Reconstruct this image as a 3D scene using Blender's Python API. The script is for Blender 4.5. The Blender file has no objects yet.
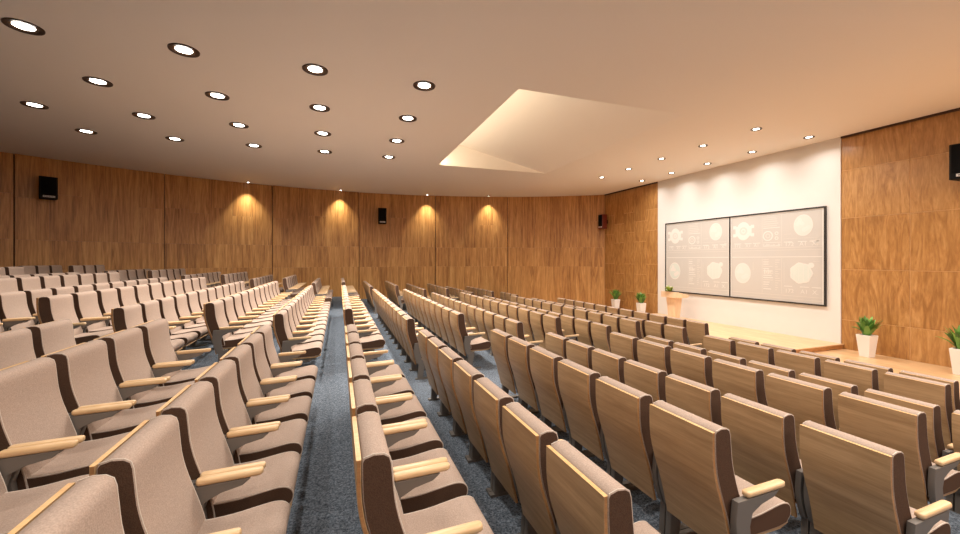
import bpy, math, random
from mathutils import Vector, Matrix
random.seed(7)
S = 0.9                      # metres per layout unit (one seat pitch = 0.645 units)
ZC = 2.61                    # camera height above the lowest floor, layout units
sc = bpy.context.scene
col = sc.collection
PI = math.pi

# ------------------------------------------------------------------ helpers
def mesh_obj(name, verts, faces, mats, parent=None, fm=None, smooth=None, loc=(0, 0, 0), rz=0.0, angle=40):
    me = bpy.data.meshes.new(name)
    me.from_pydata([(x*S, y*S, z*S) for x, y, z in verts], [], faces)
    if not isinstance(mats, (list, tuple)): mats = [mats]
    for m in mats: me.materials.append(m)
    if fm: me.polygons.foreach_set('material_index', fm)
    if smooth:
        me.polygons.foreach_set('use_smooth', [True]*len(me.polygons))
        try: me.set_sharp_from_angle(angle=math.radians(angle))
        except Exception: pass
    me.update()
    o = bpy.data.objects.new(name, me)
    col.objects.link(o)
    o.location = tuple(c*S for c in loc); o.rotation_euler = (0, 0, rz)
    if parent: o.parent = parent
    return o

def tag(o, label=None, cat=None, group=None, kind=None):
    if label: o['label'] = label
    if cat: o['category'] = cat
    if group: o['group'] = group
    if kind: o['kind'] = kind
    return o

def empty(name, loc, rz=0.0):
    o = bpy.data.objects.new(name, None); col.objects.link(o)
    o.empty_display_size = 0.2
    o.location = tuple(c*S for c in loc); o.rotation_euler = (0, 0, rz)
    return o

class MB:
    """collects shapes that belong to one part"""
    def __init__(self): self.v = []; self.f = []; self.m = []
    def add(self, vs, fs, mi=0):
        b = len(self.v); self.v += [tuple(p) for p in vs]
        for f in fs: self.f.append([b+i for i in f]); self.m.append(mi)
    def box(self, x0, x1, y0, y1, z0, z1, mi=0):
        self.add([(x0,y0,z0),(x1,y0,z0),(x1,y1,z0),(x0,y1,z0),(x0,y0,z1),(x1,y0,z1),(x1,y1,z1),(x0,y1,z1)],
                 [(3,2,1,0),(4,5,6,7),(0,1,5,4),(1,2,6,5),(2,3,7,6),(3,0,4,7)], mi)
    def quad(self, a, b, c, d, mi=0): self.add([a, b, c, d], [(0,1,2,3)], mi)
    def build(self, name, mats, parent=None, **k):
        return mesh_obj(name, self.v, self.f, mats, parent, self.m, **k)

def smooth_line(pts, n=5):
    out = []
    P = [pts[0]] + list(pts) + [pts[-1]]
    for i in range(1, len(P)-2):
        p0, p1, p2, p3 = P[i-1], P[i], P[i+1], P[i+2]
        for k in range(n):
            t = k/n
            out.append(tuple(0.5*((2*p1[j]) + (-p0[j]+p2[j])*t + (2*p0[j]-5*p1[j]+4*p2[j]-p3[j])*t*t + (-p0[j]+3*p1[j]-3*p2[j]+p3[j])*t**3) for j in (0,1)))
    out.append(tuple(pts[-1]))
    return out

def inset(poly, r):
    n = len(poly); out = []
    A = sum(poly[i][0]*poly[(i+1)%n][1]-poly[(i+1)%n][0]*poly[i][1] for i in range(n))
    sg = 1 if A > 0 else -1
    for i in range(n):
        a, b, c = poly[i-1], poly[i], poly[(i+1)%n]
        tx, tz = c[0]-a[0], c[1]-a[1]; L = math.hypot(tx, tz) or 1
        out.append((b[0]-sg*tz/L*r, b[1]+sg*tx/L*r))
    return out

def prism_y(mb, poly, y0, y1, r=0.0, mi_side=0, mi_cap=0):
    """closed xz outline extruded along y, rims eased by r"""
    n = len(poly)
    A = sum(poly[i][0]*poly[(i+1)%n][1]-poly[(i+1)%n][0]*poly[i][1] for i in range(n))
    if A < 0: poly = poly[::-1]
    st = [(y0, 0.0), (y1, 0.0)] if r <= 0 else [(y0, r), (y0+0.3*r, 0.3*r), (y0+r, 0.0), (y1-r, 0.0), (y1-0.3*r, 0.3*r), (y1, r)]
    vs = []
    for y, q in st:
        pp = inset(poly, q) if q > 0 else poly
        vs += [(x, y, z) for x, z in pp]
    k = len(st); fs = []
    for s in range(k-1):
        for i in range(n):
            j = (i+1) % n
            fs.append((s*n+i, s*n+j, (s+1)*n+j, (s+1)*n+i)[::-1] if False else (s*n+j, s*n+i, (s+1)*n+i, (s+1)*n+j)[::-1])
    mb.add(vs, fs, mi_side)
    mb.add(vs[:n], [tuple(range(n))], mi_cap)
    mb.add(vs[-n:], [tuple(range(n))[::-1]], mi_cap)

def prism_z(mb, poly, z0, z1, r=0.0, mi=0):
    n = len(poly)
    A = sum(poly[i][0]*poly[(i+1)%n][1]-poly[(i+1)%n][0]*poly[i][1] for i in range(n))
    if A < 0: poly = poly[::-1]
    st = [(z0, 0), (z1, 0)] if r <= 0 else [(z0, r), (z0+r, 0), (z1-r, 0), (z1-.3*r, .3*r), (z1, r)]
    vs = []
    for z, q in st:
        pp = inset(poly, q) if q > 0 else poly
        vs += [(x, y, z) for x, y in pp]
    fs = []
    for s in range(len(st)-1):
        for i in range(n):
            j = (i+1) % n
            fs.append((s*n+i, s*n+j, (s+1)*n+j, (s+1)*n+i))
    fs.append(tuple(range(n))[::-1]); fs.append(tuple(range((len(st)-1)*n, len(st)*n)))
    mb.add(vs, fs, mi)

def tube(mb, pts, r, seg=6, mi=0):
    vs = []; fs = []
    for i, p in enumerate(pts):
        a = Vector(pts[max(0, i-1)]); b = Vector(pts[min(len(pts)-1, i+1)])
        t = (b-a).normalized(); u = t.cross(Vector((0, 1, 0)))
        if u.length < .1: u = t.cross(Vector((1, 0, 0)))
        u.normalize(); w = t.cross(u)
        for k in range(seg):
            an = 2*PI*k/seg
            vs.append(tuple(Vector(p)+u*(r*math.cos(an))+w*(r*math.sin(an))))
    for i in range(len(pts)-1):
        for k in range(seg):
            j = (k+1) % seg
            fs.append((i*seg+k, i*seg+j, (i+1)*seg+j, (i+1)*seg+k))
    fs.append(tuple(range(seg))[::-1]); fs.append(tuple(range((len(pts)-1)*seg, len(pts)*seg)))
    mb.add(vs, fs, mi)

def lathe(mb, prof, seg=28, mi=0, c=(0, 0)):
    vs = []; fs = []
    for r, z in prof:
        for k in range(seg):
            a = 2*PI*k/seg; vs.append((c[0]+r*math.cos(a), c[1]+r*math.sin(a), z))
    for i in range(len(prof)-1):
        for k in range(seg):
            j = (k+1) % seg
            fs.append((i*seg+k, i*seg+j, (i+1)*seg+j, (i+1)*seg+k))
    mb.add(vs, fs, mi)

# ------------------------------------------------------------------ materials
def new_mat(name):
    m = bpy.data.materials.new(name); m.use_nodes = True
    nt = m.node_tree; b = nt.nodes['Principled BSDF']
    return m, nt, b

def lin(c):
    return tuple(((v/255)/12.92 if v/255 <= .04045 else ((v/255+.055)/1.055)**2.4) for v in c)

def plain(name, rgb, rough=.5, metal=0.0, spec=.5, noise=0.0, nscale=200, bump=0.0):
    m, nt, b = new_mat(name)
    c = lin(rgb)
    b.inputs['Base Color'].default_value = (*c, 1); b.inputs['Roughness'].default_value = rough
    b.inputs['Metallic'].default_value = metal; b.inputs['Specular IOR Level'].default_value = spec
    if noise or bump:
        tc = nt.nodes.new('ShaderNodeTexCoord'); n = nt.nodes.new('ShaderNodeTexNoise')
        n.inputs['Scale'].default_value = nscale; n.inputs['Detail'].default_value = 3
        nt.links.new(tc.outputs['Object'], n.inputs['Vector'])
        if noise:
            r = nt.nodes.new('ShaderNodeValToRGB')
            r.color_ramp.elements[0].position = .3; r.color_ramp.elements[1].position = .7
            r.color_ramp.elements[0].color = (*[v*(1-noise) for v in c], 1)
            r.color_ramp.elements[1].color = (*[min(1, v*(1+noise)) for v in c], 1)
            nt.links.new(n.outputs['Fac'], r.inputs['Fac']); nt.links.new(r.outputs['Color'], b.inputs['Base Color'])
        if bump:
            bp = nt.nodes.new('ShaderNodeBump'); bp.inputs['Strength'].default_value = bump; bp.inputs['Distance'].default_value = .004
            nt.links.new(n.outputs['Fac'], bp.inputs['Height']); nt.links.new(bp.outputs['Normal'], b.inputs['Normal'])
    return m

def wood(name, dark, mid, light, scale=(1, 1, 1), nscale=3.0, rough=.4, island=0.0, objrand=False, dist=1.2, spec=.5, fine=.35):
    """grain runs along the axis with the small scale"""
    m, nt, b = new_mat(name); N = nt.nodes; L = nt.links
    tc = N.new('ShaderNodeTexCoord'); vec = tc.outputs['Object']
    if island or objrand:
        if island:
            g = N.new('ShaderNodeNewGeometry'); rnd = g.outputs['Random Per Island']
        else:
            g = N.new('ShaderNodeObjectInfo'); rnd = g.outputs['Random']
        mu = N.new('ShaderNodeVectorMath'); mu.operation = 'SCALE'; mu.inputs[0].default_value = (37, 53, 41)
        L.new(rnd, mu.inputs['Scale'])
        ad = N.new('ShaderNodeVectorMath'); ad.operation = 'ADD'
        L.new(vec, ad.inputs[0]); L.new(mu.outputs[0], ad.inputs[1]); vec = ad.outputs[0]
    mp = N.new('ShaderNodeMapping'); mp.inputs['Scale'].default_value = scale; L.new(vec, mp.inputs['Vector'])
    n1 = N.new('ShaderNodeTexNoise'); n1.inputs['Scale'].default_value = nscale; n1.inputs['Detail'].default_value = 7
    n1.inputs['Roughness'].default_value = .6; n1.inputs['Distortion'].default_value = dist
    L.new(mp.outputs[0], n1.inputs['Vector'])
    n2 = N.new('ShaderNodeTexNoise'); n2.inputs['Scale'].default_value = nscale*7; n2.inputs['Detail'].default_value = 3
    L.new(mp.outputs[0], n2.inputs['Vector'])
    mx = N.new('ShaderNodeMath'); mx.operation = 'MULTIPLY_ADD'; mx.inputs[1].default_value = fine; 
    sub = N.new('ShaderNodeMath'); sub.operation = 'SUBTRACT'; sub.inputs[1].default_value = .5
    L.new(n2.outputs['Fac'], sub.inputs[0]); L.new(sub.outputs[0], mx.inputs[0]); L.new(n1.outputs['Fac'], mx.inputs[2])
    fac = mx.outputs[0]
    if island:
        m2 = N.new('ShaderNodeMath'); m2.operation = 'MULTIPLY_ADD'; m2.inputs[1].default_value = island
        s2 = N.new('ShaderNodeMath'); s2.operation = 'SUBTRACT'; s2.inputs[1].default_value = .5
        L.new(rnd, s2.inputs[0]); L.new(s2.outputs[0], m2.inputs[0]); L.new(fac, m2.inputs[2]); fac = m2.outputs[0]
    r = N.new('ShaderNodeValToRGB'); e = r.color_ramp.elements
    e[0].position = .3; e[0].color = (*lin(dark), 1); e[1].position = .72; e[1].color = (*lin(light), 1)
    q = e.new(.5); q.color = (*lin(mid), 1)
    L.new(fac, r.inputs['Fac']); L.new(r.outputs['Color'], b.inputs['Base Color'])
    b.inputs['Roughness'].default_value = rough; b.inputs['Specular IOR Level'].default_value = spec
    bp = N.new('ShaderNodeBump'); bp.inputs['Strength'].default_value = .08; bp.inputs['Distance'].default_value = .003
    L.new(fac, bp.inputs['Height']); L.new(bp.outputs['Normal'], b.inputs['Normal'])
    return m

def emit(name, rgb, strength):
    m, nt, b = new_mat(name)
    b.inputs['Base Color'].default_value = (.8, .8, .8, 1)
    b.inputs['Emission Color'].default_value = (*rgb, 1); b.inputs['Emission Strength'].default_value = strength
    return m

M = {}
M['fabric'] = plain('taupe_fabric', (174, 154, 141), .95, spec=.2, noise=.16, nscale=170, bump=.35)
M['fabric_side'] = plain('brown_fabric', (86, 64, 51), .95, spec=.15, noise=.2, nscale=220, bump=.3)
M['piping'] = plain('pale_piping', (216, 204, 192), .7)
M['chair_wood'] = wood('oak_back', (152, 119, 83), (170, 137, 98), (187, 153, 114), (1.5, .55, 9), 2.2, .42, objrand=True, dist=.6)
M['arm_wood'] = wood('maple_arm', (210, 172, 126), (222, 188, 144), (234, 204, 164), (1, 9, 9), 2.5, .4, objrand=True, dist=.4)
M['side_wood'] = wood('board_side', (150, 104, 62), (168, 120, 74), (184, 136, 88), (1, 9, 9), 2.5, .45, dist=.3)
M['edge_wood'] = wood('board_edge', (206, 160, 106), (222, 178, 122), (232, 192, 140), (1, 9, 9), 2.5, .4, dist=.3)
M['metal'] = plain('grey_metal', (112, 105, 99), .5, metal=.1)
M['wall_wood'] = wood('walnut_panels', (148, 100, 52), (190, 137, 78), (216, 167, 105), (5, 5, .3), 1.3, .33, island=.12, dist=1.3, fine=.45)
M['front_wood'] = wood('burl_panels', (152, 105, 57), (178, 129, 74), (200, 153, 97), (4.5, 4.5, .8), 1.0, .30, island=.12, dist=2.6)
M['seam'] = plain('seam_brown', (58, 34, 18), .7)
M['seam_light'] = plain('seam_tan', (208, 164, 114), .6)
M['trim'] = plain('dark_trim', (66, 40, 24), .6)
M['ceiling'] = plain('ceiling_paint', (244, 237, 228), .9, spec=.2)
M['white_wall'] = plain('white_wall', (224, 219, 214), .8, spec=.25, noise=.01, nscale=3)
M['floor_wood'] = wood('stage_wood', (198, 158, 114), (211, 172, 127), (222, 186, 143), (3, .6, 3), 2.0, .3, dist=.5)
M['step_wood'] = wood('stage_edge', (170, 112, 60), (188, 130, 76), (204, 148, 92), (3, .6, 3), 2.0, .35, dist=.5)
M['black'] = plain('black_plastic', (10, 9, 9), .6, spec=.25)
M['speaker_grille'] = plain('speaker_cloth', (8, 8, 9), .9, spec=.2, noise=.5, nscale=300)
M['badge'] = plain('badge_silver', (205, 205, 205), .4)
M['badge_dark'] = plain('badge_dark', (70, 70, 70), .5)
M['red_wood'] = wood('cherry_side', (92, 30, 16), (112, 42, 24), (132, 56, 34), (6, 6, 1), 3, .4)
M['frame_black'] = plain('frame_black', (34, 30, 28), .45)
M['screen'] = plain('screen_grey', (193, 187, 180), .55, spec=.3)
M['graphic'] = plain('graphic_white', (217, 212, 205), .6, spec=.3)
M['graphic2'] = plain('graphic_pale_green', (203, 208, 200), .6, spec=.3)
M['graphic3'] = plain('graphic_mid', (206, 199, 191), .6, spec=.3)
M['pot'] = plain('white_pot', (238, 232, 226), .35)
M['soil'] = plain('soil', (60, 42, 30), .95, noise=.3, nscale=60)
M['podium'] = wood('lectern_ash', (222, 186, 150), (230, 198, 164), (238, 210, 178), (6, 6, .8), 2, .4, dist=.5)
M['ring'] = plain('lamp_ring', (70, 52, 42), .35, metal=.5)
M['reflector'] = plain('lamp_reflector', (150, 130, 112), .25, metal=.8)
M['lamp'] = emit('lamp_glow', (1, .95, .86), 14)
M['flower'] = plain('lime_petals', (196, 204, 96), .6)
M['flower_white'] = plain('cream_petals', (236, 236, 200), .6)

def leaf_mat(name, a, bcol):
    m, nt, b = new_mat(name); N = nt.nodes; L = nt.links
    g = N.new('ShaderNodeNewGeometry'); r = N.new('ShaderNodeValToRGB')
    r.color_ramp.elements[0].color = (*lin(a), 1); r.color_ramp.elements[1].color = (*lin(bcol), 1)
    L.new(g.outputs['Random Per Island'], r.inputs['Fac']); L.new(r.outputs['Color'], b.inputs['Base Color'])
    b.inputs['Roughness'].default_value = .4
    return m
M['leaf'] = leaf_mat('leaf_green', (52, 100, 36), (136, 184, 84))
M['leaf_light'] = leaf_mat('leaf_lime', (110, 140, 50), (178, 196, 90))

def carpet():
    m, nt, b = new_mat('blue_grey_carpet'); N = nt.nodes; L = nt.links
    tc = N.new('ShaderNodeTexCoord')
    n = N.new('ShaderNodeTexNoise'); n.inputs['Scale'].default_value = 70; n.inputs['Detail'].default_value = 4; n.inputs['Roughness'].default_value = .75
    L.new(tc.outputs['Object'], n.inputs['Vector'])
    r = N.new('ShaderNodeValToRGB'); e = r.color_ramp.elements
    e[0].position = .36; e[0].color = (*lin((50, 60, 71)), 1); e[1].position = .66; e[1].color = (*lin((142, 153, 167)), 1)
    L.new(n.outputs['Fac'], r.inputs['Fac']); L.new(r.outputs['Color'], b.inputs['Base Color'])
    b.inputs['Roughness'].default_value = .95; b.inputs['Specular IOR Level'].default_value = .15
    bp = N.new('ShaderNodeBump'); bp.inputs['Strength'].default_value = .5; bp.inputs['Distance'].default_value = .006
    L.new(n.outputs['Fac'], bp.inputs['Height']); L.new(bp.outputs['Normal'], b.inputs['Normal'])
    return m
M['carpet'] = carpet()

# ------------------------------------------------------------------ layout numbers (units, z relative to lowest floor)
ROW_SHIFT = {-4: .05, -3: -.01, -2: -.03, -1: -.045, 0: -.025, 1: -.03, 2: -.045, 3: .012, 4: .01}
def row_x(k): return .10 + 1.035*k + ROW_SHIFT.get(k, 0)
TOP = {-3: -1.54, -2: -1.38, -1: -1.20, 0: -1.027, 1: -.848, 2: -.672, 3: -.515, 4: -.345, 5: -.175}
CH = 1.07                                              # seat back height
def floor_z(n): return ZC + TOP[n] - CH
def level(k): return -((k+1)//2) + 1 if k > 0 else (-k+1)//2 + (1 if k % 2 == 0 else 1) - (0 if k % 2 == 0 else 0)
def level(k):
    # rows 1,2 -> 0 ; 3,4 -> -1 ; 0,-1 -> 1 ; -2,-3 -> 2
    return 1 - (k+1)//2 if True else 0
HC = ZC + 3.63                                         # ceiling
WX = 14.0                                              # front wall
CX, CY, CR = 2.1, 1.7, 20.7                            # curved wall
def arc(phi, r=CR): a = math.radians(phi); return (CX+r*math.sin(a), CY+r*math.cos(a))
PHI1 = math.degrees(math.asin((WX-CX)/CR)); PHI0 = -52.0
YN = -6.0
XL = arc(PHI0)[0]

# ------------------------------------------------------------------ setting
def build_setting():
    # terraced carpet floor
    mb = MB()
    lv = [5, 4, 3, 2, 1, 0, -1, -2, -3]
    xs = [XL-.5]
    for n in lv[1:]:
        xs.append(row_x(1-2*n) - .04)
    xs.append(9.7)
    Y0, Y1 = YN-.3, CY+CR+.6
    for i, n in enumerate(lv):
        z = floor_z(n)
        mb.quad((xs[i], Y0, z), (xs[i+1], Y0, z), (xs[i+1], Y1, z), (xs[i], Y1, z))
        if i+1 < len(lv):
            z2 = floor_z(lv[i+1])
            mb.quad((xs[i+1], Y0, z), (xs[i+1], Y0, z2), (xs[i+1], Y1, z2), (xs[i+1], Y1, z))
    tag(mb.build('floor', M['carpet']), kind='structure')
    mb = MB(); mb.box(9.7, WX+.3, Y0, Y1, -.2, floor_z(-3)+.004)
    tag(mb.build('floor_front', M['floor_wood']), kind='structure')
    # stage: low wooden platform in front of the white wall
    mb = MB(); z0 = floor_z(-3); ZS = z0+.145
    mb.box(11.2, WX, 7.5, 14.68, z0+.01, ZS-.03, 1); mb.box(11.17, WX, 7.47, 14.71, ZS-.03, ZS, 0)
    tag(mb.build('stage', [M['floor_wood'], M['step_wood']]), kind='structure')

    # ceiling with a wedge recess
    rx0, rx1, ry0, ry1, dep = 3.62, 8.2, 7.72, 14.9, 1.03
    mb = MB(); H = HC
    X0, X1 = XL-.4, WX+.3
    for (a, b, c, d) in [(X0, rx0, Y0, Y1), (rx1, X1, Y0, Y1), (rx0, rx1, Y0, ry0), (rx0, rx1, ry1, Y1)]:
        mb.quad((a, c, H), (a, d, H), (b, d, H), (b, c, H))
    mb.quad((rx0, ry0, H+dep), (rx0, ry1, H+dep), (rx1, ry1, H), (rx1, ry0, H))
    mb.quad((rx0, ry0, H), (rx0, ry1, H), (rx0, ry1, H+dep), (rx0, ry0, H+dep))
    mb.add([(rx0, ry0, H), (rx1, ry0, H), (rx0, ry0, H+dep)], [(0, 1, 2)])
    mb.add([(rx0, ry1, H), (rx1, ry1, H), (rx0, ry1, H+dep)], [(2, 1, 0)])
    tag(mb.build('ceiling', M['ceiling']), kind='structure')

    # curved veneer wall: boards over a dark backing
    mb = MB(); n = 96
    for i in range(n):
        a0 = PHI0+(PHI1-PHI0)*i/n; a1 = PHI0+(PHI1-PHI0)*(i+1)/n
        p, q = arc(a0, CR+.1), arc(a1, CR+.1)
        mb.quad((*p, -.1), (*p, HC+.1), (*q, HC+.1), (*q, -.1), 1)
    seams = [PHI1]
    s = 20.1
    while s > PHI0: seams.append(s); s -= 11.45
    seams.append(PHI0)
    rnd = random.Random(3)
    for i in range(len(seams)-1):
        hi, lo = seams[i], seams[i+1]
        off = .045 if i % 2 else 0.0
        nb = max(1, round((hi-lo)/2.29))
        for b in range(nb):
            g = .04 if b in (0,) else .003
            ge = .045 if b == nb-1 else .003
            a1 = hi-(hi-lo)*b/nb - g; a0 = hi-(hi-lo)*(b+1)/nb + ge
            zs = [-.1]
            cuts = [HC-1.25-.4*rnd.random()] if rnd.random() < .3 else []
            cuts += [ZC+.70+rnd.choice([0, 0, .02]), ZC-.36+rnd.choice([0, 0, -.02])]
            zs += cuts[::-1] + [HC]
            for j in range(len(zs)-1):
                z0, z1 = zs[j]+.0015, zs[j+1]-.0015
                am = (a0+a1)/2
                R1 = CR-off; R2 = CR+.09
                c = [arc(a0, R1), arc(am, R1), arc(a1, R1)]; d = [arc(a0, R2), arc(am, R2), arc(a1, R2)]
                vs = [(*p, z0) for p in c]+[(*p, z1) for p in c]+[(*p, z0) for p in d]+[(*p, z1) for p in d]
                mb.add(vs, [(0,3,4,1), (1,4,5,2), (3,9,10,4), (4,10,11,5), (1,7,6,0), (2,8,7,1), (0,6,9,3), (2,5,11,8)], 0)
    tag(mb.build('wall_back', [M['wall_wood'], M['seam']]), kind='structure')

    # front wall: large veneer sheets either side of the white wall
    mb = MB()
    mb.quad((WX+.008, YN, -.1), (WX+.008, 19, -.1), (WX+.008, 19, HC+.1), (WX+.008, YN, HC+.1), 1)
    def sheets(ya, yb, nc, zc, off=0):
        for c in range(nc):
            y0 = ya+(yb-ya)*c/nc; y1 = ya+(yb-ya)*(c+1)/nc
            zz = [0]+[q+(.0 if (c+off) % 2 == 0 else zc[1]) for q in zc[0]]+[HC]
            for j in range(len(zz)-1):
                mb.box(WX, WX+.05, y0+.009, y1-.009, zz[j]+.008, zz[j+1]-.008, 0)
    zr = [ZC-1.75, ZC-.28, ZC+1.22, ZC+2.62]
    sheets(YN, 7.54, 9, (zr, -.0))
    sheets(14.68, 18.62, 5, ([ZC-1.6, ZC-.2, ZC+1.4, ZC+2.4], -.5))
    tag(mb.build('wall_front', [M['front_wood'], M['seam_light']]), kind='structure')
    mb = MB(); mb.box(WX-.03, WX+.05, 7.54, 14.68, .0, HC)
    tag(mb.build('wall_presentation', M['white_wall']), kind='structure')
    # dark shadow-gap moulding where veneer meets the ceiling
    mb = MB(); mb.box(WX-.05, WX, YN, 7.53, HC-.055, HC); tag(mb.build('trim_1', M['trim']), kind='structure')
    mb = MB(); mb.box(WX-.05, WX, 14.69, 18.6, HC-.055, HC); tag(mb.build('trim_2', M['trim']), kind='structure')
    # side walls closing the hall
    yl = arc(PHI0)[1]
    mb = MB(); mb.box(XL-.2, XL, YN, yl, 0, HC); tag(mb.build('wall_left', M['wall_wood']), kind='structure')
    mb = MB(); mb.box(XL-.2, WX+.2, YN-.2, YN, 0, HC); tag(mb.build('wall_near', M['wall_wood']), kind='structure')
build_setting()

# ------------------------------------------------------------------ auditorium seat
BACK = [(0, 1.055), (0, .96), (.004, .87), (.02, .77), (.055, .65), (.095, .53), (.13, .40), (.165, .25)]
HW = .259; SW = .248                                              # half seat width
def back_x(z, pts=smooth_line(BACK)):
    for (x0, z0), (x1, z1) in zip(pts, pts[1:]):
        if z1 <= z <= z0: return x0+(x1-x0)*(z0-z)/((z0-z1) or 1)
    return pts[0][0] if z > pts[0][1] else pts[-1][0]

def seat_parts(full=True):
    """one auditorium seat facing +x, standing on z = 0"""
    root = empty('auditorium_seat', (0, 0, 0))
    # wooden outer shell of the back
    line = smooth_line(BACK, 3)
    poly = line + [(x+.022, z) for x, z in line[::-1]]
    mb = MB(); prism_y(mb, poly, -HW, HW, .004, 0, 1)
    for i, f in enumerate(mb.f):                       # the top rim shows the paler board edge too
        if all(mb.v[q][2] > 1.05 for q in f): mb.m[i] = 2
    o = mb.build('back_panel', [M['chair_wood'], M['side_wood'], M['edge_wood']], root, smooth=True, angle=30); o['label'] = 'brown wood veneer outer back panel'
    # upholstered back
    zs = [1.04, .97, .88, .79, .70, .60, .51, .43, .40]
    bk = [(back_x(z)+.024, z) for z in zs]
    th = [.128, .134, .138, .142, .144, .144, .142, .136, .130]
    fr = [(back_x(z-.02)+.024+t, z-.02) for z, t in zip(zs, th)]
    cap = [(.034, 1.058), (.075, 1.070), (.118, 1.066), (.143, 1.050)]
    fr_s = smooth_line(fr, 2)
    poly = bk[::-1] + cap + fr_s
    n_back = len(bk)
    mb = MB(); prism_y(mb, poly, -HW, HW, .005, 0, 1)
    back = mb.build('backrest', [M['fabric'], M['fabric_side']], root, smooth=True, angle=50)
    back['label'] = 'taupe fabric backrest with dark brown sides'
    # seat cushion
    top = smooth_line([(.235, .468), (.30, .462), (.42, .468), (.54, .486), (.63, .497), (.685, .486), (.712, .452), (.708, .405), (.672, .362)], 3)
    poly = top + [(.60, .350), (.26, .345), (.215, .39), (.212, .45)]
    mb = MB(); prism_y(mb, poly, -SW, SW, .005, 0, 1)
    seat = mb.build('seat', [M['fabric'], M['fabric_side']], root, smooth=True, angle=50)
    seat['label'] = 'taupe fabric seat cushion with dark brown sides'
    mb = MB(); prism_y(mb, [(.24, .322), (.62, .326), (.70, .352), (.69, .362), (.62, .344), (.24, .340)], -SW+.01, SW-.01)
    mb.build('seat_pan', M['chair_wood'], root)
    for s in (-1, 1):
        # arm pad, rounded plan
        yc = s*.291; w = .027
        pl = []
        for cxp, cyp, a0 in ((.565-.03, w-.02, 0), (.225+.02, w-.02, 90), (.225+.02, -w+.02, 180), (.565-.03, -w+.02, 270)):
            rx = .03 if cxp > .4 else .02
            for k in range(4):
                a = math.radians(a0+30*k); pl.append((cxp+rx*math.cos(a), yc+cyp+.02*math.sin(a)))
        mb = MB(); prism_z(mb, pl, .652, .690, .011)
        for i, v in enumerate(mb.v): mb.v[i] = (v[0], v[1], v[2] + (.585-v[0])*-.03)
        a = mb.build('armrest', M['arm_wood'], root, smooth=True, angle=50); a['label'] = 'pale wooden armrest pad'
        # side stanchion with arm bracket and pedestal
        mb = MB(); t = .021
        up = smooth_line([(.145, .636), (.13, .50), (.15, .38), (.19, .27)], 3) + [(.30, .27), (.262, .36), (.248, .47), (.27, .545), (.35, .585), (.46, .61), (.50, .648), (.16, .637)]
        prism_y(mb, up, yc-t, yc+t, .004)
        prism_y(mb, [(.215, .30), (.33, .33), (.335, .29), (.285, .02), (.20, .02)], yc-t-.004, yc+t+.004, .003)
        leg = mb.build('leg', M['metal'], root, smooth=True, angle=30); leg['label'] = 'grey metal stanchion with arm bracket'
        if full:
            mb = MB(); mb.box(.16, .47, yc-.029, yc+.029, 0, .022)
            mb.build('foot_plate', M['metal'], leg)
            pts = [(x, s*(HW-.004), z) for x, z in [(bk[4][0], bk[4][1])][:0] + [(.03, 1.059), (.075, 1.071), (.118, 1.067), (.143, 1.051)] + fr_s]
            mb = MB(); tube(mb, pts, .0022, 5)
            mb.build('piping', M['piping'], back, smooth=True)
            mb = MB(); tube(mb, [(x, s*(SW-.004), z) for x, z in top], .0022, 5)
            mb.build('seat_piping', M['piping'], seat, smooth=True)
        else:
            # far copies: the foot plate stays in the stanchion's own mesh
            mb = MB(); mb.box(.16, .47, yc-.029, yc+.029, 0, .022)
            me = leg.data; b = len(me.vertices)
            vs = [tuple(c/S for c in v.co) for v in me.vertices]; fs = [tuple(p.vertices) for p in me.polygons]
            new = bpy.data.meshes.new('leg'); new.from_pydata([(x*S, y*S, z*S) for x, y, z in vs+mb.v], [], fs+[tuple(i+b for i in f) for f in mb.f])
            new.materials.append(M['metal']); leg.data = new
    return root

def tree(o):
    out = [o]
    for c in o.children: out += tree(c)
    return out

def copy_tree(o, parent=None):
    c = o.copy(); col.objects.link(c)
    if parent: c.parent = parent
    for ch in o.children: copy_tree(ch, c)
    return c

proto_full = seat_parts(True)
proto_far = seat_parts(False)
bpy.context.view_layer.update()
used = {}

ORD = ['', 'first', 'second', 'third', 'fourth', 'fifth', 'sixth', 'seventh', 'eighth', 'ninth', 'tenth', 'eleventh', 'twelfth']
PITCH = .645
def row_layout(k):
    """(block name, list of seat centre y, near end first)"""
    odd = k % 2 != 0
    out = []
    n = 7 if odd else 6; c = 3.67
    near = [c+(i-(n-1)/2)*PITCH for i in range(n)]
    n = 12 if odd else 11; c = 10.83
    mid = [c+(i-(n-1)/2)*PITCH for i in range(n)]
    n = 7 if odd else 6; c = 18.32
    far = [c+(i-(n-1)/2)*PITCH for i in range(n)]
    lim = {-9: 18.45, -8: 18.45, -7: 19.7, -6: 20.1, 7: 18.5, 8: 0}
    if k in lim: far = [y for y in far if y+PITCH/2 <= lim[k]+.1]
    if k == 8: near = []
    # rows climb out of the picture: keep the seats the view (or a step aside) can show
    def seen(y): 
        if k < 0 and y < -1.69*(row_x(k)+.8) - .7: return False
        if k >= 5 and y < .28*row_x(k): return False
        return True
    for nm, ys in (('near', near), ('middle', mid), ('far', far)):
        tot = len(ys)
        yield nm, [(i, tot, y) for i, y in enumerate(ys) if seen(y)]

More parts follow.
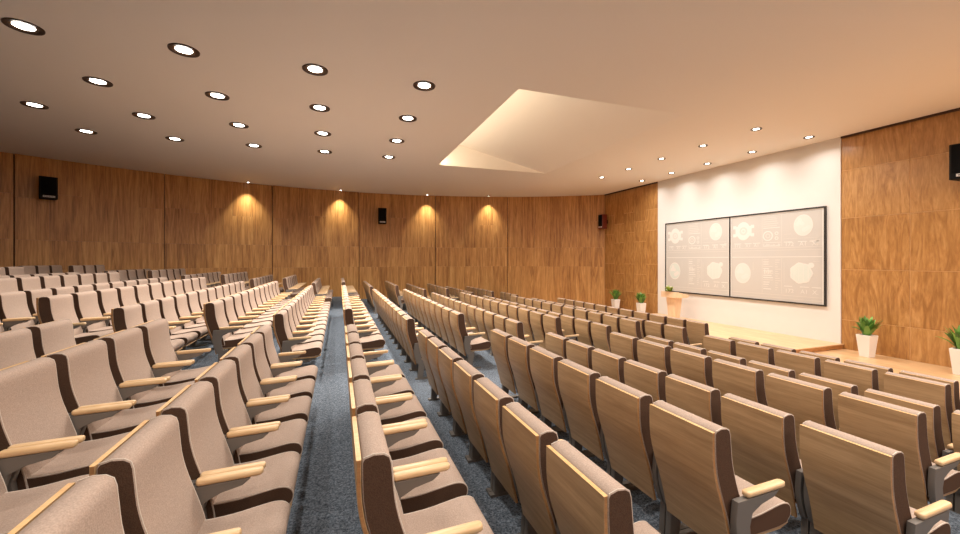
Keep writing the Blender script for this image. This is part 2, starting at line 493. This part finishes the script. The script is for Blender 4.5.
REST = set()   # filled below: seats that show least, built as one mass
REST = set([(1, 'far', 3), (2, 'far', 5), (3, 'far', 2), (7, 'middle', 6), (5, 'middle', 8), (5, 'far', 5), (6, 'far', 4), (-1, 'far', 6), (1, 'far', 5), (5, 'middle', 9), (6, 'far', 5), (0, 'far', 2), (-1, 'far', 5), (3, 'far', 4), (5, 'middle', 10), (5, 'far', 2), (3, 'far', 3), (7, 'middle', 7), (1, 'far', 6), (7, 'middle', 8), (1, 'far', 4), (5, 'far', 0), (7, 'middle', 9), (5, 'middle', 11), (3, 'far', 5), (3, 'far', 6), (7, 'middle', 10), (7, 'middle', 11), (7, 'far', 0), (0, 'far', 3), (0, 'far', 4), (5, 'far', 1), (5, 'far', 6), (0, 'far', 5), (-9, 'middle', 10), (-9, 'middle', 11), (-8, 'middle', 7), (-8, 'middle', 8), (-7, 'middle', 5), (-7, 'middle', 6), (-6, 'middle', 2), (-6, 'middle', 3), (-5, 'middle', 0), (-4, 'near', 5), (-3, 'near', 3), (-3, 'near', 4), (-2, 'near', 0), (6, 'near', 0), (7, 'near', 1)])
def seat_label(k, blk, i, tot):
    rows = ORD[-k]+' row uphill of aisle' if k < 0 else ORD[k+1]+' row downhill of aisle'
    look = 'taupe fabric' if k < 0 else 'wood-backed taupe'
    cut = (blk == 'near' and (k <= -2 or k >= 5)) or (blk == 'middle' and k <= -4)
    pos = (ORD[tot-i]+' from far end') if cut else (ORD[i+1]+' from near end')
    return f'{look} seat, {pos} of {blk} block, {rows}'

seats = []
for k in range(-9, 9):
    for blk, lst in row_layout(k):
        for i, tot, y in lst:
            seats.append((k, blk, i, tot, y))
rest = []
for (k, blk, i, tot, y) in seats:
    if (k, blk, i) in REST: rest.append((k, y)); continue
    dist = math.hypot(row_x(k), y)
    key = 'full' if (dist < 8.2 and blk != 'far') else 'far'
    src = proto_full if key == 'full' else proto_far
    SEAT_IDS = globals().setdefault('SEAT_IDS', {})
    if key in used: o = copy_tree(src)
    else: o = src; used[key] = 1
    o.location = ((row_x(k)+.004*(y-2))*S, y*S, floor_z(level(k))*S)
    SEAT_IDS[o.name] = (k, blk, i)
    tag(o, seat_label(k, blk, i, tot), 'seat', f'auditorium seats in the {blk} block')
if rest:
    vs = []; fs = []; fm = []; mats = []
    for (k, y) in rest:
        ox = Vector(((row_x(k)+.004*(y-2))*S, y*S, floor_z(level(k))*S))
        for p in proto_far.children:
            b = len(vs); vs += [tuple((v.co+ox)/S) for v in p.data.vertices]
            for m in p.data.materials:
                if m not in mats: mats.append(m)
            for f in p.data.polygons:
                fs.append([b+q for q in f.vertices]); fm.append(mats.index(p.data.materials[f.material_index]))
    o = mesh_obj('distant_seats', vs, fs, mats, fm=fm)
    tag(o, 'taupe seats mostly hidden behind the rows in front of them', 'seats', kind='stuff')
print('SEATS', len(seats), 'rest', len(rest))

# ------------------------------------------------------------------ ceiling downlights
WARM = (1.0, .92, .82)
def lamp_light(name, loc, power, radius, spread=None, kind='AREA', color=WARM, rot=(0, 0, 0), size=None, blend=1.0):
    l = bpy.data.lights.new(name, kind); l.energy = power; l.color = color
    if kind == 'AREA':
        l.shape = 'DISK'; l.size = radius*2*S
        if spread: l.spread = math.radians(spread)
    elif kind == 'SPOT':
        l.shadow_soft_size = radius*S; l.spot_size = math.radians(spread); l.spot_blend = blend
    o = bpy.data.objects.new(name, l); col.objects.link(o)
    o.location = tuple(c*S for c in loc); o.rotation_euler = rot
    return o

def make_downlight(r, name='downlight'):
    root = empty(name, (0, 0, 0))
    mb = MB(); lathe(mb, [(r*.66, 0), (r*.72, -.012), (r*.98, -.02), (r, -.012), (r, 0)], 36)
    mb.build('trim_ring', M['ring'], root, smooth=True)
    mb = MB(); lathe(mb, [(r*.70, -.012), (r*.60, -.006), (r*.56, -.002)], 36); mb.build('reflector', M['reflector'], root, smooth=True)
    mb = MB(); n = 32; mb.add([(r*.545*math.cos(2*PI*q/n), r*.545*math.sin(2*PI*q/n), -.004) for q in range(n)], [tuple(range(n))[::-1]])
    mb.build('lamp_disc', M['lamp'], root)
    return root
big = make_downlight(.23); small = make_downlight(.135)
used_l = set()
def downlight(src, x, y, label, group, power, radius, spread, tint=None):
    if src.name in used_l: o = copy_tree(src)
    else: o = src; used_l.add(src.name)
    o.location = (x*S, y*S, HC*S); tag(o, label, 'ceiling light', group)
    lamp_light('downlight_lamp', (x, y, HC-.04), power, radius, spread, color=(1, .96, .90) if src is small else WARM)

COLS = [1.70, -.40, -2.50, -4.59, -6.68]
ROWS = [8.23, 10.27, 12.32, 14.36]
cname = ['beside ceiling recess', 'second from recess', 'third from recess', 'fourth from recess', 'fifth from recess']
rname = ['front row of four', 'second row', 'third row', 'back row nearest curved wall']
P_SPILL = 75
P_BIG, P_SMALL, P_WASH = 46, 46, 330
for j, y in enumerate(ROWS):
    for i, x in enumerate(COLS):
        if j < 2 and i == 4: continue
        downlight(big, x, y, f'large round downlight, {rname[j]}, {cname[i]}', 'large round downlights over the seating', P_BIG*(2.3, 1.5, .74, .38, .10)[i], .118, 155)
for j, y in enumerate((1.9, -.3, -2.5)):  # unseen fill lights added overhead to brighten the near seats
    for i, x in enumerate((-6.68, -4.59, -2.5, -.4, 1.7, 3.8, 5.9, 8.0)):
        downlight(big, x, y, f'large round fill light added out of view, {ORD[j+1]} row behind viewer, {ORD[i+1]} along', 'large fill lights added behind the view', (5, 7, 13, 22, 37, 52, 56, 56)[i], .13, 180)
for r, x in ((0, 10.93), (1, 13.12)):
    for i in range(3):  # unseen lamps added to lift the near front wall and ceiling
        downlight(small, x, 2.7-1.75*i, f'small fill light added beyond the view, {"row along veneer wall" if r else "row farther from veneer wall"}, {ORD[i+1]} along', 'small fill lights added beyond the view', P_SMALL*.9, .062, 150)
    for i in range(5):
        y = 7.87+1.72*i
        end = ['closest to camera', 'second from camera', 'in the middle', 'second from curved wall', 'closest to curved wall'][i]
        downlight(small, x, y, f'small downlight over stage, {"row along white wall" if r else "row farther from white wall"}, {end}', 'small downlights over the stage', P_SMALL*(.40 if r else 1.6), .062, 150, )

# small wall washers that scallop the curved wall
for i, phi in enumerate((-17.2, -5.5, 7.3, 17.0)):
    x, y = arc(phi, CR-.42)
    root = empty('wall_washer', (x, y, HC))
    mb = MB(); lathe(mb, [(.02, -.03), (.05, -.03), (.065, -.02), (.065, 0)], 20); mb.build('trim_ring', M['ring'], root, smooth=True)
    mb = MB(); mb.add([(.045*math.cos(2*PI*q/16), .045*math.sin(2*PI*q/16), -.031) for q in range(16)], [tuple(range(16))[::-1]]); mb.build('lamp_disc', M['lamp'], root)
    where = ['first', 'second', 'third', 'fourth'][i]
    tag(root, f'tiny wall washer at curved wall top, {where} glow counting away from tall dark end', 'ceiling light', 'wall washers above the curved wall')
    a = math.radians(phi)
    lamp_light('wall_washer_lamp', (x, y, HC-.06), P_WASH, .03, 82, 'SPOT', (1, .92, .74), rot=(math.radians(4), 0, -a))

# cove strip hidden in the ceiling recess
l = bpy.data.lights.new('cove_strip', 'AREA'); l.shape = 'RECTANGLE'; l.size = 7.0*S; l.size_y = .06*S; l.energy = 55; l.color = (1, .84, .6)
o = bpy.data.objects.new('cove_strip', l); col.objects.link(o)
o.location = (3.68*S, 11.3*S, (HC+.12)*S); o.rotation_euler = (math.radians(90), 0, math.radians(-90)); o.rotation_euler = Matrix(((0, 0, -1), (1, 0, 0), (0, -1, 0))).to_euler()

# ------------------------------------------------------------------ presentation screen
def build_screen():
    y0, y1, z0, z1 = 7.89, 14.17, ZC-1.41, ZC+1.64
    xs = WX-.03
    root = empty('presentation_screen', (xs, (y0+y1)/2, z0))
    tag(root, 'wide two-panel screen with thin black frame on the white wall', 'screen')
    W = y1-y0; hw = W/2; H = z1-z0; fr = .045; X = -.07
    mb = MB()
    mb.box(X, 0, -hw, hw, 0, fr); mb.box(X, 0, -hw, hw, H-fr, H)
    mb.box(X, 0, -hw, -hw+fr, fr, H-fr); mb.box(X, 0, hw-fr, hw, fr, H-fr)
    mb.box(X, 0, -fr/2, fr/2, fr, H-fr)
    mb.build('frame', M['frame_black'], root)
    for pi, (pa, pb) in enumerate(((fr/2, hw-fr), (-hw+fr, -fr/2))):
        mb = MB(); mb.box(-.045, -.005, pa, pb, fr, H-fr)
        panel = mb.build('screen_panel', M['screen'], root)
        panel['label'] = 'pale grey display panel with white diagrams'
        pw = pb-pa; ph = H-2*fr
        def P(a, b, d): return (-.045-d, pb-a*pw, fr+(1-b)*ph)      # a to the side, b down, both 0..1
        g = MB()
        def rect(a0, b0, a1, b1, mi=0, d=.003): g.quad(P(a0, b0, d), P(a1, b0, d), P(a1, b1, d), P(a0, b1, d), mi)
        asp = ph/pw
        def blob(a, b, rad, mi=0, d=.003, fn=None, n=48, sx=1.0):
            pts = []
            for q in range(n):
                t = 2*PI*q/n; rr = rad*(fn(t) if fn else 1)
                pts.append(P(a+rr*math.cos(t)*asp*sx, b+rr*math.sin(t), d))
            g.add(pts, [tuple(range(n))], mi)
        def ring(a, b, r0, r1, mi=0, d=.004, n=40, t0=0, t1=2*PI):
            pts = []
            for q in range(n+1):
                t = t0+(t1-t0)*q/n
                pts += [P(a+r0*math.cos(t)*asp, b+r0*math.sin(t), d), P(a+r1*math.cos(t)*asp, b+r1*math.sin(t), d)]
            g.add(pts, [(2*q, 2*q+1, 2*q+3, 2*q+2) for q in range(n)], mi)
        rg = random.Random(5)
        # white margin lines
        rect(.0, .0, 1, .008); rect(.985, 0, 1, 1, 0, .0035); rect(0, 0, .012, 1, 0, .0035)
        rect(.02, .395, .98, .402, 2); rect(.02, .425, .98, .43, 2); rect(.02, .50, .98, .508, 0); rect(.02, .93, .98, .936, 2); rect(.02, .965, .98, .97, 2)
        # round gear drawing
        blob(.165, .185, .085, 0, .003, n=40, sx=.95)
        for sa in (-1, 1):
            rect(.165+sa*.06, .125, .165+sa*.10, .245, 0, .0032); rect(.165+sa*.09, .115, .165+sa*.13, .155, 0, .0034); rect(.165+sa*.09, .215, .165+sa*.13, .255, 0, .0036)
        blob(.165, .185, .112, 0, .0038, sx=.8); ring(.165, .185, .028, .05, 2, .005); blob(.165, .185, .016, 2, .005)
        # globe, upper and lower
        for ga, gb, gr in ((.81, .165, .115), (.155, .70, .125)):
            blob(ga, gb, gr, 0, .003, sx=.82); blob(ga, gb, gr*.9, 1, .004, sx=.82)
            blob(ga-.03, gb-.03, gr*.34, 0, .005, lambda t: 1+.3*math.sin(3*t)); blob(ga+.03, gb+.04, gr*.3, 0, .005, lambda t: 1+.35*math.cos(2*t+1))
        # faceted solid
        blob(.79, .68, .112, 0, .003, lambda t: 1+.05*math.cos(7*t), n=28, sx=1.0)
        blob(.79, .68, .10, 1, .004, lambda t: 1+.05*math.cos(7*t), n=28, sx=1.0); blob(.885, .595, .028, 0, .0035)
        for q in range(4): rect(.72+.045*q, .60, .725+.045*q, .77, 0, .005)
        # middle columns of read-outs
        for (b0, b1) in ((.03, .385), (.52, .92)):
            rect(.385, b0, .39, b1, 2); rect(.595, b0, .60, b1, 2)
        for b in (.045, .065, .09, .115, .14): rect(.40, b, .40+rg.uniform(.08, .17), b+.010, 2)
        rect(.40, .165, .58, .172, 0)
        ring(.45, .26, .045, .058, 0); ring(.45, .26, .015, .03, 2); ring(.545, .235, .012, .02, 0); ring(.545, .29, .012, .02, 0)
        rect(.40, .335, .59, .34, 0)
        for q in range(16): rect(.402+.0115*q, .385-rg.uniform(.012, .035), .409+.0115*q, .385, 0)
        for q in range(14):
            b = .53+.026*q; rect(.40, b, .40+rg.uniform(.05, .11), b+.010, 0 if q % 3 else 2); rect(.53, b+.004, .53+rg.uniform(.02, .06), b+.014, 2)
        for q in range(4): rect(.41+.02*q, .65+.01*(q % 2), .42+.02*q, .70-.015*(q % 2), 0, .004)
        # fine leader lines
        rect(.62, .25, .70, .254, 2); rect(.62, .30, .96, .304, 2); rect(.93, .32, .96, .36, 2); rect(.62, .56, .625, .80, 2); rect(.90, .55, .96, .555, 2); rect(.28, .56, .285, .66, 2)
        # dashes over the figures
        for (row, xs_) in ((.335, (.62, .76, .87)), (.86-.035, (.62, .78, .89)), (.335, (.05, .18, .28))):
            for a in xs_: rect(a, row, a+.085, row+.008, 0)
        g.build('diagrams', [M['graphic'], M['graphic2'], M['graphic3']], panel)['label'] = 'white and pale green diagrams on the display'
        # figures
        for (txt, a, b, hgt) in (('172', .63, .385, .045), ('A1', .775, .385, .045), ('X.', .89, .385, .045), ('172', .63, .90, .045), ('A1', .785, .90, .045), ('X.', .895, .90, .045),
                                 ('172', .05, .385, .04), ('X1', .19, .385, .04), ('A1', .29, .385, .04)):
            cu = bpy.data.curves.new('figures', 'FONT'); cu.body = txt; cu.size = hgt*ph*S*1.4; cu.extrude = 0.0
            to = bpy.data.objects.new('figures', cu); col.objects.link(to)
            bpy.context.view_layer.update()
            me = bpy.data.meshes.new_from_object(to.evaluated_get(bpy.context.evaluated_depsgraph_get()))
            bpy.data.objects.remove(to); bpy.data.curves.remove(cu)
            me.materials.clear(); me.materials.append(M['graphic'])
            o = bpy.data.objects.new('figures', me); col.objects.link(o); o.parent = panel
            p = P(a, b, .004); o.location = tuple(c*S for c in p)
            # lettering lies in the panel plane, read from the seats
            o.rotation_euler = Matrix(((0, 0, -1), (-1, 0, 0), (0, 1, 0))).to_euler()
build_screen()

# ------------------------------------------------------------------ loudspeakers
def speaker(x, y, z, w, h, d, face, side, label):
    """box loudspeaker; face = heading of its front"""
    root = empty('wall_speaker', (x, y, z), face)
    tag(root, label, 'loudspeaker', 'black loudspeakers on the walls')
    mb = MB()
    out = [(-d, -w*.42), (-.03, -w/2), (0, -w/2+.03), (0, w/2-.03), (-.03, w/2), (-d, w*.42)]
    prism_z(mb, out, -h/2, h/2, .012)
    mb.build('cabinet', side, root)
    mb = MB(); mb.box(-.002, .014, -w/2+.05, w/2-.05, -h/2+.18*h, h/2-.03)
    mb.build('grille', M['speaker_grille'], root)
    mb = MB(); mb.box(-.002, .018, -w*.30, w*.34, -h/2+.075*h, -h/2+.15*h)
    b = mb.build('badge', M['badge'], root)
    mb = MB()
    for q in range(6): mb.box(.018, .020, -w*.24+q*w*.085, -w*.20+q*w*.085, -h/2+.095*h, -h/2+.13*h)
    mb.build('badge_lettering', M['badge_dark'], b)
    mb = MB(); mb.box(-d-.22, -d+.01, -.05, .05, -.10, .10); mb.build('bracket', M['black'], root)
def on_arc(phi, z, w, h, d, lab):
    x, y = arc(phi, CR-.24-d*0-.3)
    a = math.radians(phi)
    speaker(x, y, z, w, h, d, -PI/2-a, M['black'], lab)
on_arc(-35.1, ZC+2.52, .46, .78, .32, 'black loudspeaker high on the dark end of the curved wall')
on_arc(0.45, ZC+2.36, .44, .84, .36, 'black loudspeaker on curved wall between two lit scallops')
speaker(13.55, 18.42, ZC+2.10, .42, .78, .30, PI, M['red_wood'], 'black loudspeaker with reddish wooden side by the hall corner')
speaker(13.45, 4.82, ZC+2.27, .60, .82, .36, PI+.1, M['black'], 'black loudspeaker on veneer wall above the potted plants')

# ------------------------------------------------------------------ potted plants
def pot_plant(x, y, z, pot_h, lab, seed, leaves=44, lh=.56):
    rg = random.Random(seed)
    root = empty('potted_plant', (x, y, z), rg.uniform(-.12, .12))
    tag(root, lab, 'potted plant', 'potted plants along the front wall')
    t, b = .160, .108
    mb = MB()
    def ringq(h, zz): return [(-h, -h, zz), (h, -h, zz), (h, h, zz), (-h, h, zz)]
    lv = [ringq(b, 0), ringq(b+.004, .015), ringq(t, pot_h-.01), ringq(t-.006, pot_h), ringq(t-.03, pot_h), ringq(t-.045, pot_h-.07)]
    vs = [p for r in lv for p in r]; fs = [(3, 2, 1, 0)]
    for i in range(len(lv)-1):
        for k in range(4):
            j = (k+1) % 4; fs.append((i*4+k, i*4+j, i*4+4+j, i*4+4+k))
    mb.add(vs, fs); mb.build('pot', M['pot'], root)
    mb = MB(); h = t-.04; mb.box(-h, h, -h, h, pot_h-.09, pot_h-.05); mb.build('soil', M['soil'], root)
    mb = MB()
    for i in range(leaves):
        a = 2*PI*i*.382+rg.uniform(-.3, .3); tilt = rg.uniform(.12, .95)*(.3+.7*i/leaves); L = lh*rg.uniform(.72, 1.08); w = rg.uniform(.052, .082)
        ca, sa = math.cos(a), math.sin(a); r0 = rg.uniform(.01, .09)
        n = 8; vs = []; fs = []
        px, pz, ang = r0, pot_h-.055, tilt*.5
        for s in range(n+1):
            u = s/n; ww = w*(math.sin(PI*min(1, (u*.9+.10)))**.75)*(1 if u < .97 else .3)
            if u < .22: ww *= .35+u*2.2
            nx, nz = math.cos(ang), -math.sin(ang)
            for q in (-1, 0, 1):
                dx = abs(q)*.25*ww
                lx, ly, lz = px-dx*nx, q*ww, pz-dx*nz
                vs.append((lx*ca-ly*sa, lx*sa+ly*ca, lz))
            px += math.sin(ang)*L/n; pz += math.cos(ang)*L/n; ang += tilt*.16
        for s in range(n):
            for q in range(2): fs.append((s*3+q, s*3+q+1, s*3+q+4, s*3+q+3))
        mb.add(vs, fs)
    mb.build('foliage', M['leaf'], root, smooth=True)
zf = floor_z(-3)+.004
pot_plant(13.45, 6.66, zf, .59, 'leafy green plant in white pot beside the stage step', 1)
pot_plant(13.35, 4.88, zf, .59, 'leafy green plant in white pot below the black loudspeaker', 2)
pot_plant(13.4, 15.12, zf, .60, 'leafy green plant in white pot, closer to the white wall, past the lectern', 3)
pot_plant(13.4, 16.95, zf, .60, 'leafy green plant in white pot at the hall corner', 4)

# ------------------------------------------------------------------ lectern and its greenery
def lectern():
    z0 = floor_z(-3)+.145
    root = empty('lectern', (13.05, 12.83, z0)); tag(root, 'pale wooden lectern with tapered column standing on the stage', 'lectern')
    mb = MB(); mb.box(-.26, .26, -.33, .33, 0, .06); mb.build('base', M['podium'], root)
    mb = MB()
    def rq(hx, hy, zz, c=0): return [(-hx+c, -hy, zz), (hx+c, -hy, zz), (hx+c, hy, zz), (-hx+c, hy, zz)]
    lv = [rq(.13, .165, .06), rq(.18, .235, .94)]
    vs = lv[0]+lv[1]; mb.add(vs, [(3,2,1,0), (4,5,6,7), (0,1,5,4), (1,2,6,5), (2,3,7,6), (3,0,4,7)])
    mb.build('column', M['podium'], root)
    mb = MB(); prism_y(mb, [(-.28, .93), (-.28, 1.17), (-.20, 1.17), (.36, 1.03), (.36, .97), (.22, .93)], -.42, .42, .006)
    mb.build('desk_top', M['podium'], root)
    rg = random.Random(9)
    r2 = empty('flower_arrangement', (12.80, 12.83, z0+1.17)); tag(r2, 'low lime green flower arrangement lying on the lectern', 'flowers')
    mb = MB()
    for i in range(26):
        a = rg.uniform(0, 2*PI); L = rg.uniform(.24, .44); el = rg.uniform(.15, 1.2); w = .06
        c, s = math.cos(a), math.sin(a)
        vs = []
        for u, ww in ((0, .3), (.35, 1), (.75, .8), (1, .05)):
            rr = L*u*math.cos(el); zz = .012+L*u*math.sin(el)*.9 - .1*u*u*L
            for q in (-1, 1): vs.append((rr*c*.45-q*w*ww*s*.6, rr*s+q*w*ww*c, zz))
        mb.add(vs, [(0,1,3,2), (2,3,5,4), (4,5,7,6)])
    mb.build('leaves', M['leaf_light'], r2)
    for i in range(5):
        mb = MB(); rr = .07; c = (rg.uniform(-.02, .02), -.16+.08*i, .15+.04*(i % 2))
        for s in range(10):
            a = 2*PI*s/10
            vs = [(c[0], c[1], c[2]-.01)]+[(c[0]+math.cos(a+d)*rr*q, c[1]+math.sin(a+d)*rr*q, c[2]+h) for d, q, h in ((-.3, .6, .03), (0, 1, .02), (.3, .6, .03))]
            mb.add(vs, [(0,1,2,3)])
        mb.build('bloom', M['flower_white'] if i % 2 else M['flower'], r2)
lectern()

# ------------------------------------------------------------------ camera, world, view
w = bpy.data.worlds.new('World'); sc.world = w; w.use_nodes = True
w.node_tree.nodes['Background'].inputs[0].default_value = (1, .9, .8, 1); w.node_tree.nodes['Background'].inputs[1].default_value = .02
cam = bpy.data.cameras.new('Camera'); cam.sensor_width = 36; cam.lens = 15.0; cam.shift_y = -7/960; cam.clip_start = .02
co = bpy.data.objects.new('Camera', cam); col.objects.link(co)
co.location = (0, 0, ZC*S); co.rotation_euler = (math.radians(90), 0, -math.atan2(142.5, 400))
sc.camera = co
sc.view_settings.view_transform = 'Standard'; sc.view_settings.look = 'None'; sc.view_settings.gamma = 1; sc.view_settings.exposure = 0.0
sc.view_settings.use_curve_mapping = False
sc.cycles.max_bounces = 8; sc.cycles.diffuse_bounces = 5; sc.cycles.sample_clamp_indirect = 6
sc.cycles.use_denoising = True
